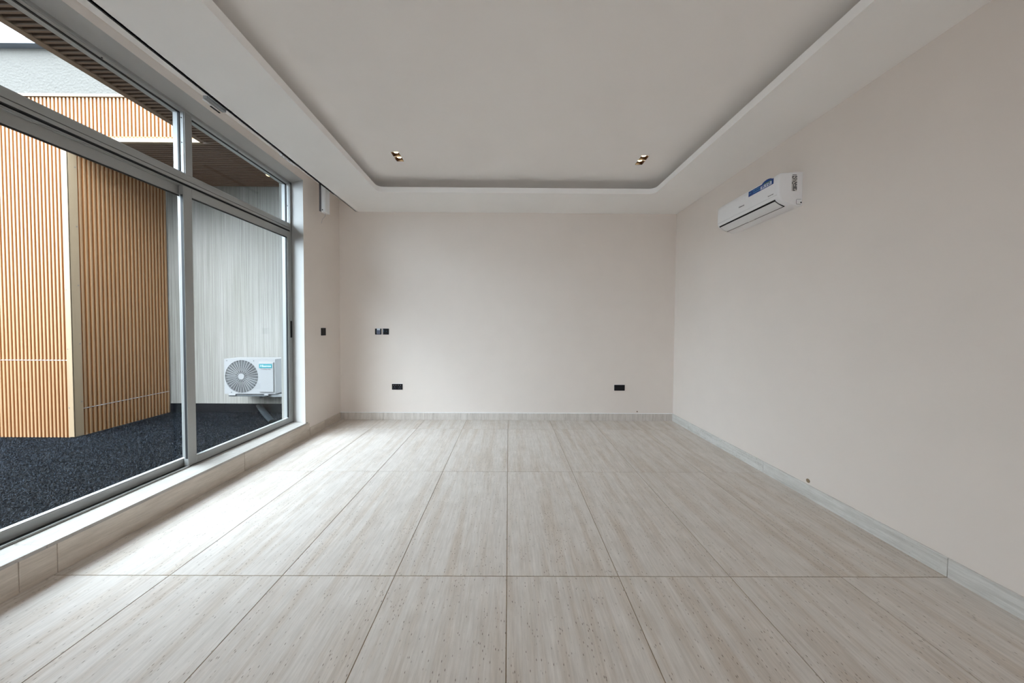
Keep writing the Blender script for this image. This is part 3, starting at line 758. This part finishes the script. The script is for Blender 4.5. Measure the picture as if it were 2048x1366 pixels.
def chin_strip(s0, s1, off, y0, y1, th=0.003, n_=6):
    m_ = MB(); a = [chin(s0 + (s1 - s0) * k / n_, off) for k in range(n_ + 1)]; b = [chin(s0 + (s1 - s0) * k / n_, off - th) for k in range(n_ + 1)]
    m_.prism([(p.x, p.y) for p in a] + [(p.x, p.y) for p in b[::-1]], 'Y', y0, y1); return m_
ob_ = obj('outlet', chin_strip(0.02, 0.99, 0.0035, -0.325, 0.345, 0.010), MT['black'], iu)
obj('louver', chin_strip(0.13, 0.90, 0.0065, -0.318, 0.338, 0.004), MT['white_pl2'], iu, smooth=True)
fpx = -0.196
obj('panel_seam', MB().box(fpx - 0.0006, fpx + 0.004, -0.355, 0.355, 0.0925, 0.0938), MT['white_pl2'], iu)
# the sticker: long tail with a round badge at the near end
mb = MB()
mb.box(-0.1950, -0.1925, -0.318, -0.055, 0.200, 0.246)
st_ = obj('sticker', mb, MT['blue'], iu)
mb = MB(); nn = 26
mb.prism([(-0.255 + 0.062 * math.cos(math.pi * k / nn), 0.226 + 0.038 * math.sin(math.pi * k / nn)) for k in range(nn + 1)], 'X', -0.1954, -0.190)
obj('sticker_badge', mb, MT['blue'], st_)
mb = MB().box(-0.1956, -0.1950, -0.302, -0.190, 0.205, 0.232)
obj('sticker_band', mb, MT['film_l'], st_)
obj('sticker_arc', MB().box(-0.1958, -0.1953, -0.300, -0.225, 0.2355, 0.2400), MT['green'], st_)
MXn = Matrix.Rotation(math.radians(-90), 4, 'Z') @ Matrix.Rotation(math.radians(90), 4, 'X')
lettering('sticker_number', 'R10', 0.030, MT['blue'], Matrix.Translation((-0.1958, -0.246, 0.2185)) @ MXn, st_, extrude=0.0003, width=0.085)
mb = MB()
for y0, y1, z in ((-0.180, -0.135, 0.230), (-0.130, -0.105, 0.230), (-0.185, -0.110, 0.212), (-0.085, -0.062, 0.222)): mb.box(-0.1956, -0.1950, y0, y1, z, z + 0.006)
obj('sticker_print', mb, MT['blue_l'], st_)
lettering('brand_lettering', 'Hisense', 0.020, MT['print'], Matrix.Translation((-0.1955, 0.028, 0.150)) @ MXn, iu, extrude=0.0004, width=0.066)
lettering('model_lettering', 'Inverter', 0.014, MT['print'], Matrix.Translation((-0.1957, -0.297, 0.114)) @ MXn, iu, extrude=0.0004, width=0.055)
obj('receiver_dot', MB().disc((-0.340, 0.205), 0.004, 'X', (-0.1945, -0.190), 10), MT['logo_w'], iu)
# near end cap: rating label, pipe knock-out
mb = MB().box(-0.088, -0.046, YA - 0.0012, YA + 0.0005, 0.118, 0.240)
rl = obj('rating_label', mb, MT['paper'], iu)
mb = MB(); rr = random.Random(5)
mb.box(-0.084, -0.050, YA - 0.0018, YA - 0.001, 0.244, 0.249)
for i in range(5):
    for j in range(13):
        if rr.random() < 0.58: mb.box(-0.087 + i * 0.0082, -0.087 + (i + 1) * 0.0082, YA - 0.0018, YA - 0.001, 0.119 + j * 0.0092, 0.119 + (j + 0.8) * 0.0092)
obj('label_print', mb, MT['grey_pl'], rl)
mb = MB(); w_ = 0.0018
arc = [(-0.008, 0.052)] + [(-0.038 + 0.009 * math.cos(math.radians(a)), 0.043 + 0.009 * math.sin(math.radians(a))) for a in (90, 120, 150, 180)] + \
      [(-0.038 + 0.009 * math.cos(math.radians(a)), 0.020 + 0.009 * math.sin(math.radians(a))) for a in (180, 210, 240, 270)] + [(-0.008, 0.011)]
for p, q in zip(arc[:-1], arc[1:]):
    d = Vector((q[0] - p[0], q[1] - p[1])).normalized() * w_; nn_ = Vector((-d.y, d.x)) * 0.6
    mb.prism([(p[0] - nn_.x, p[1] - nn_.y), (q[0] - nn_.x, q[1] - nn_.y), (q[0] + nn_.x, q[1] + nn_.y), (p[0] + nn_.x, p[1] + nn_.y)], 'Y', YA - 0.0008, YA + 0.001)
obj('knockout_outline', mb, MT['print'], iu)
obj('pipe_hole', MB().disc((-0.008, 0.026), 0.006, 'Y', (YA - 0.001, YA + 0.002), 12), MT['black'], iu)
mb = MB().box(-0.11, -0.095, -0.02, 0.05, 0.0085, 0.010)
obj('base_label', mb, MT['paper'], iu)

# ------------------------------------------------------------------ switches and sockets
def plate(name, loc, rotz, w, h, label, cat, kind):
    """local: x across the plate, -y out of the wall"""
    e = tag(empty(name, loc, rotz), label, cat)
    obj('plate', MB().box(-w / 2, w / 2, -0.010, 0.0, -h / 2, h / 2), MT['black'], e, bevel=0.003, seg=2)
    obj('surround', MB().box(-w / 2 - 0.0025, w / 2 + 0.0025, -0.0015, 0.0, -h / 2 - 0.0025, h / 2 + 0.0025), MT['logo_w'], e)
    if kind == 'socket':
        for s in (-1, 1):
            fce = obj('socket_face', MB().box(s * 0.037 - 0.032, s * 0.037 + 0.032, -0.012, -0.0095, -0.036, 0.036), MT['black_key'], e, bevel=0.0015, seg=1)
            m_ = MB()
            for dx_, dz, r in ((-0.020 * s, 0.024, 0.0042), (0.011 * s, 0.024, 0.0042)): obj('indicator', MB().disc((s * 0.037 + dx_, dz), r, 'Y', (-0.0125, -0.0118), 10), MT['pin'], fce)
            m_ = MB().box(s * 0.037 - 0.016, s * 0.037 - 0.008, -0.0123, -0.0118, -0.022, -0.018).box(s * 0.037 + 0.008, s * 0.037 + 0.016, -0.0123, -0.0118, -0.022, -0.018).box(s * 0.037 - 0.003, s * 0.037 + 0.003, -0.0123, -0.0118, -0.006, 0.004)
            obj('pin_slots', m_, MT['film'], fce)
    elif kind == 'film':
        k = obj('screen', MB().box(-0.022, 0.034, -0.0125, -0.0095, -0.036, 0.020), MT['film'], e, bevel=0.002, seg=1)
        obj('paper_tab', MB().box(-0.016, 0.030, -0.0132, -0.0095, 0.020, 0.044), MT['film_l'], e)
    elif kind == 'dots':
        fce = obj('key_face', MB().box(-0.030, 0.038, -0.0125, -0.0095, -0.038, 0.038), MT['black_key'], e, bevel=0.002, seg=1)
        for dx_, dz in ((-0.024, 0.018), (-0.024, 0.002), (0.012, 0.004)): obj('indicator', MB().disc((dx_, dz), 0.003, 'Y', (-0.013, -0.012), 8), MT['blue_l'], fce)
        obj('edge_strip', MB().box(-0.040, -0.034, -0.0115, -0.0095, -0.040, 0.040), MT['pin'], e)
    elif kind == 'rocker':
        for s in (-1, 1): obj('rocker', MB().box(s * 0.020 - 0.0185, s * 0.020 + 0.0185, -0.013, -0.0095, -0.036, 0.036), MT['black_key'], e, bevel=0.002, seg=1)
    elif kind == 'blank':
        obj('cover', MB().box(-w / 2 + 0.008, w / 2 - 0.008, -0.0125, -0.0095, -h / 2 + 0.008, h / 2 - 0.008), MT['black_key'], e, bevel=0.002, seg=1)
plate('wall_switch', (XL, 4.013, 1.268), math.radians(90), 0.096, 0.098, 'black light switch on the left wall between the window and the corner', 'switch', 'rocker')
plate('control_panel', (-1.869, YB, 1.269), 0, 0.090, 0.086, 'black wall control with grey film and white paper tab on the back wall', 'control panel', 'film')
plate('wall_switch', (-1.762, YB, 1.269), 0, 0.090, 0.086, 'plain black switch right beside the filmed control panel on the back wall', 'switch', 'dots')
plate('power_socket', (-1.599, YB, 0.476), 0, 0.152, 0.084, 'black double socket with pale dots low on the left of the back wall', 'socket', 'socket')
plate('blank_outlet', (1.602, YB, 0.478), 0, 0.152, 0.084, 'plain black rectangular outlet low on the right of the back wall', 'socket', 'blank')

# ------------------------------------------------------------------ curtain track, its carriers and the motor at its end
tr = tag(obj('curtain_track', MB().prism([(pocket_x(0.6) - 0.016, 0.6), (pocket_x(3.86) - 0.016, 3.86), (pocket_x(3.86) - 0.001, 3.86), (pocket_x(0.6) - 0.001, 0.6)], 'Z', 2.971, 2.992), MT['gasket'], None), 'thin curtain track beside the soffit above the window, coloured black as a shadow gap', 'curtain track')  # black of the track stands in for the shadow gap at the soffit
mo = tag(empty('curtain_motor', (-2.285, 3.862, 2.735)), 'white upright curtain motor hanging at the end of the track by the corner', 'motor')
obj('housing', MB().box(-0.028, 0.028, -0.050, 0.046, 0.0, 0.36), MT['white_pl2'], mo, bevel=0.012, seg=3, smooth=True)
obj('shadow_strip', MB().box(-0.040, -0.026, -0.060, -0.040, 0.012, 0.36), MT['print'], mo)  # dark strip standing in for the shadow beside the motor
obj('front_strip', MB().box(0.020, 0.031, 0.000, 0.044, 0.004, 0.36), MT['white_pl'], mo, bevel=0.004)
obj('socket_hole', MB().disc((-0.006, 0.030), 0.007, 'Y', (-0.052, -0.048), 12), MT['black'], mo)
obj('cable', MB().tube([(0.0, 0.0, 0.0), (-0.004, 0.0, -0.03), (-0.05, 0.02, -0.06), (-0.07, 0.03, -0.11)], 0.0022, 6), MT['pin'], mo)
cj = tag(empty('track_carrier', (-2.185, 2.33, 2.972)), 'white master carrier clip on the curtain track above the mullion', 'curtain carrier')
obj('clip', MB().box(-0.020, 0.012, -0.075, 0.075, -0.006, 0.014), MT['steel'], cj, bevel=0.002, seg=1)
obj('arm', MB().box(-0.028, -0.018, -0.070, 0.045, -0.014, -0.006), MT['logo_w'], cj, bevel=0.001, seg=1)
obj('hook_bar', MB().box(-0.032, -0.022, -0.010, 0.062, -0.020, -0.0145), MT['black'], cj)
gl0 = MB().box(-0.014, 0.010, -0.0055, 0.0055, -0.009, 0.012).disc((-0.002, -0.012), 0.005, 'Y', (-0.003, 0.003), 8).mesh('curtain_glider', MT['white_pl'], bevel=0.0012, seg=1)
for k in range(11):
    tag(link('curtain_glider', gl0, None, (-2.182, 2.985 + k * 0.0185, 2.974)), 'small white curtain glider bunched on the track towards the corner', 'curtain glider', 'white gliders bunched on the curtain track')

# ------------------------------------------------------------------ twin recessed downlights
def twin(x, y, label, lit=True):
    e = tag(empty('twin_downlight', (x, y, ZC)), label, 'downlight')
    m_ = MB(); a, b, d = 0.0405, 0.0905, 0.060
    t_ = 0.002
    for s in (-1, 1):
        m_.box(s * a - (t_ if s > 0 else 0), s * a + (t_ if s < 0 else 0), -b, b, -0.001, d)
    for yy in (-b, -0.004, b - t_): m_.box(-a, a, yy, yy + (0.008 if yy == -0.004 else t_), -0.001, d)
    m_.box(-a, a, -b, b, d - 0.002, d)
    obj('housing', m_, MT['baffle'], e)
    m_ = MB()
    for s in (-1, 1): m_.box(s * (a + 0.0012) - 0.0012, s * (a + 0.0012) + 0.0012, -b, b, -0.0015, 0.001)
    m_.box(-a, a, -b - 0.0015, -b + 0.0005, -0.0015, 0.001).box(-a, a, -0.0045, 0.0045, -0.0015, 0.001).box(-a, a, b - 0.0005, b + 0.0015, -0.0015, 0.001)
    obj('rim', m_, MT['logo_w'], e)
    for c in (-0.047, 0.047):
        obj('lamp', MB().disc((0, c - 0.004), 0.0235, 'Z', (0.021, 0.026), 20), MT['lamp'], e)
twin(*DL[0], 'lit twin square downlight at the left of the raised ceiling near the back')
twin(*DL[1], 'lit twin square downlight at the right of the raised ceiling near the back')
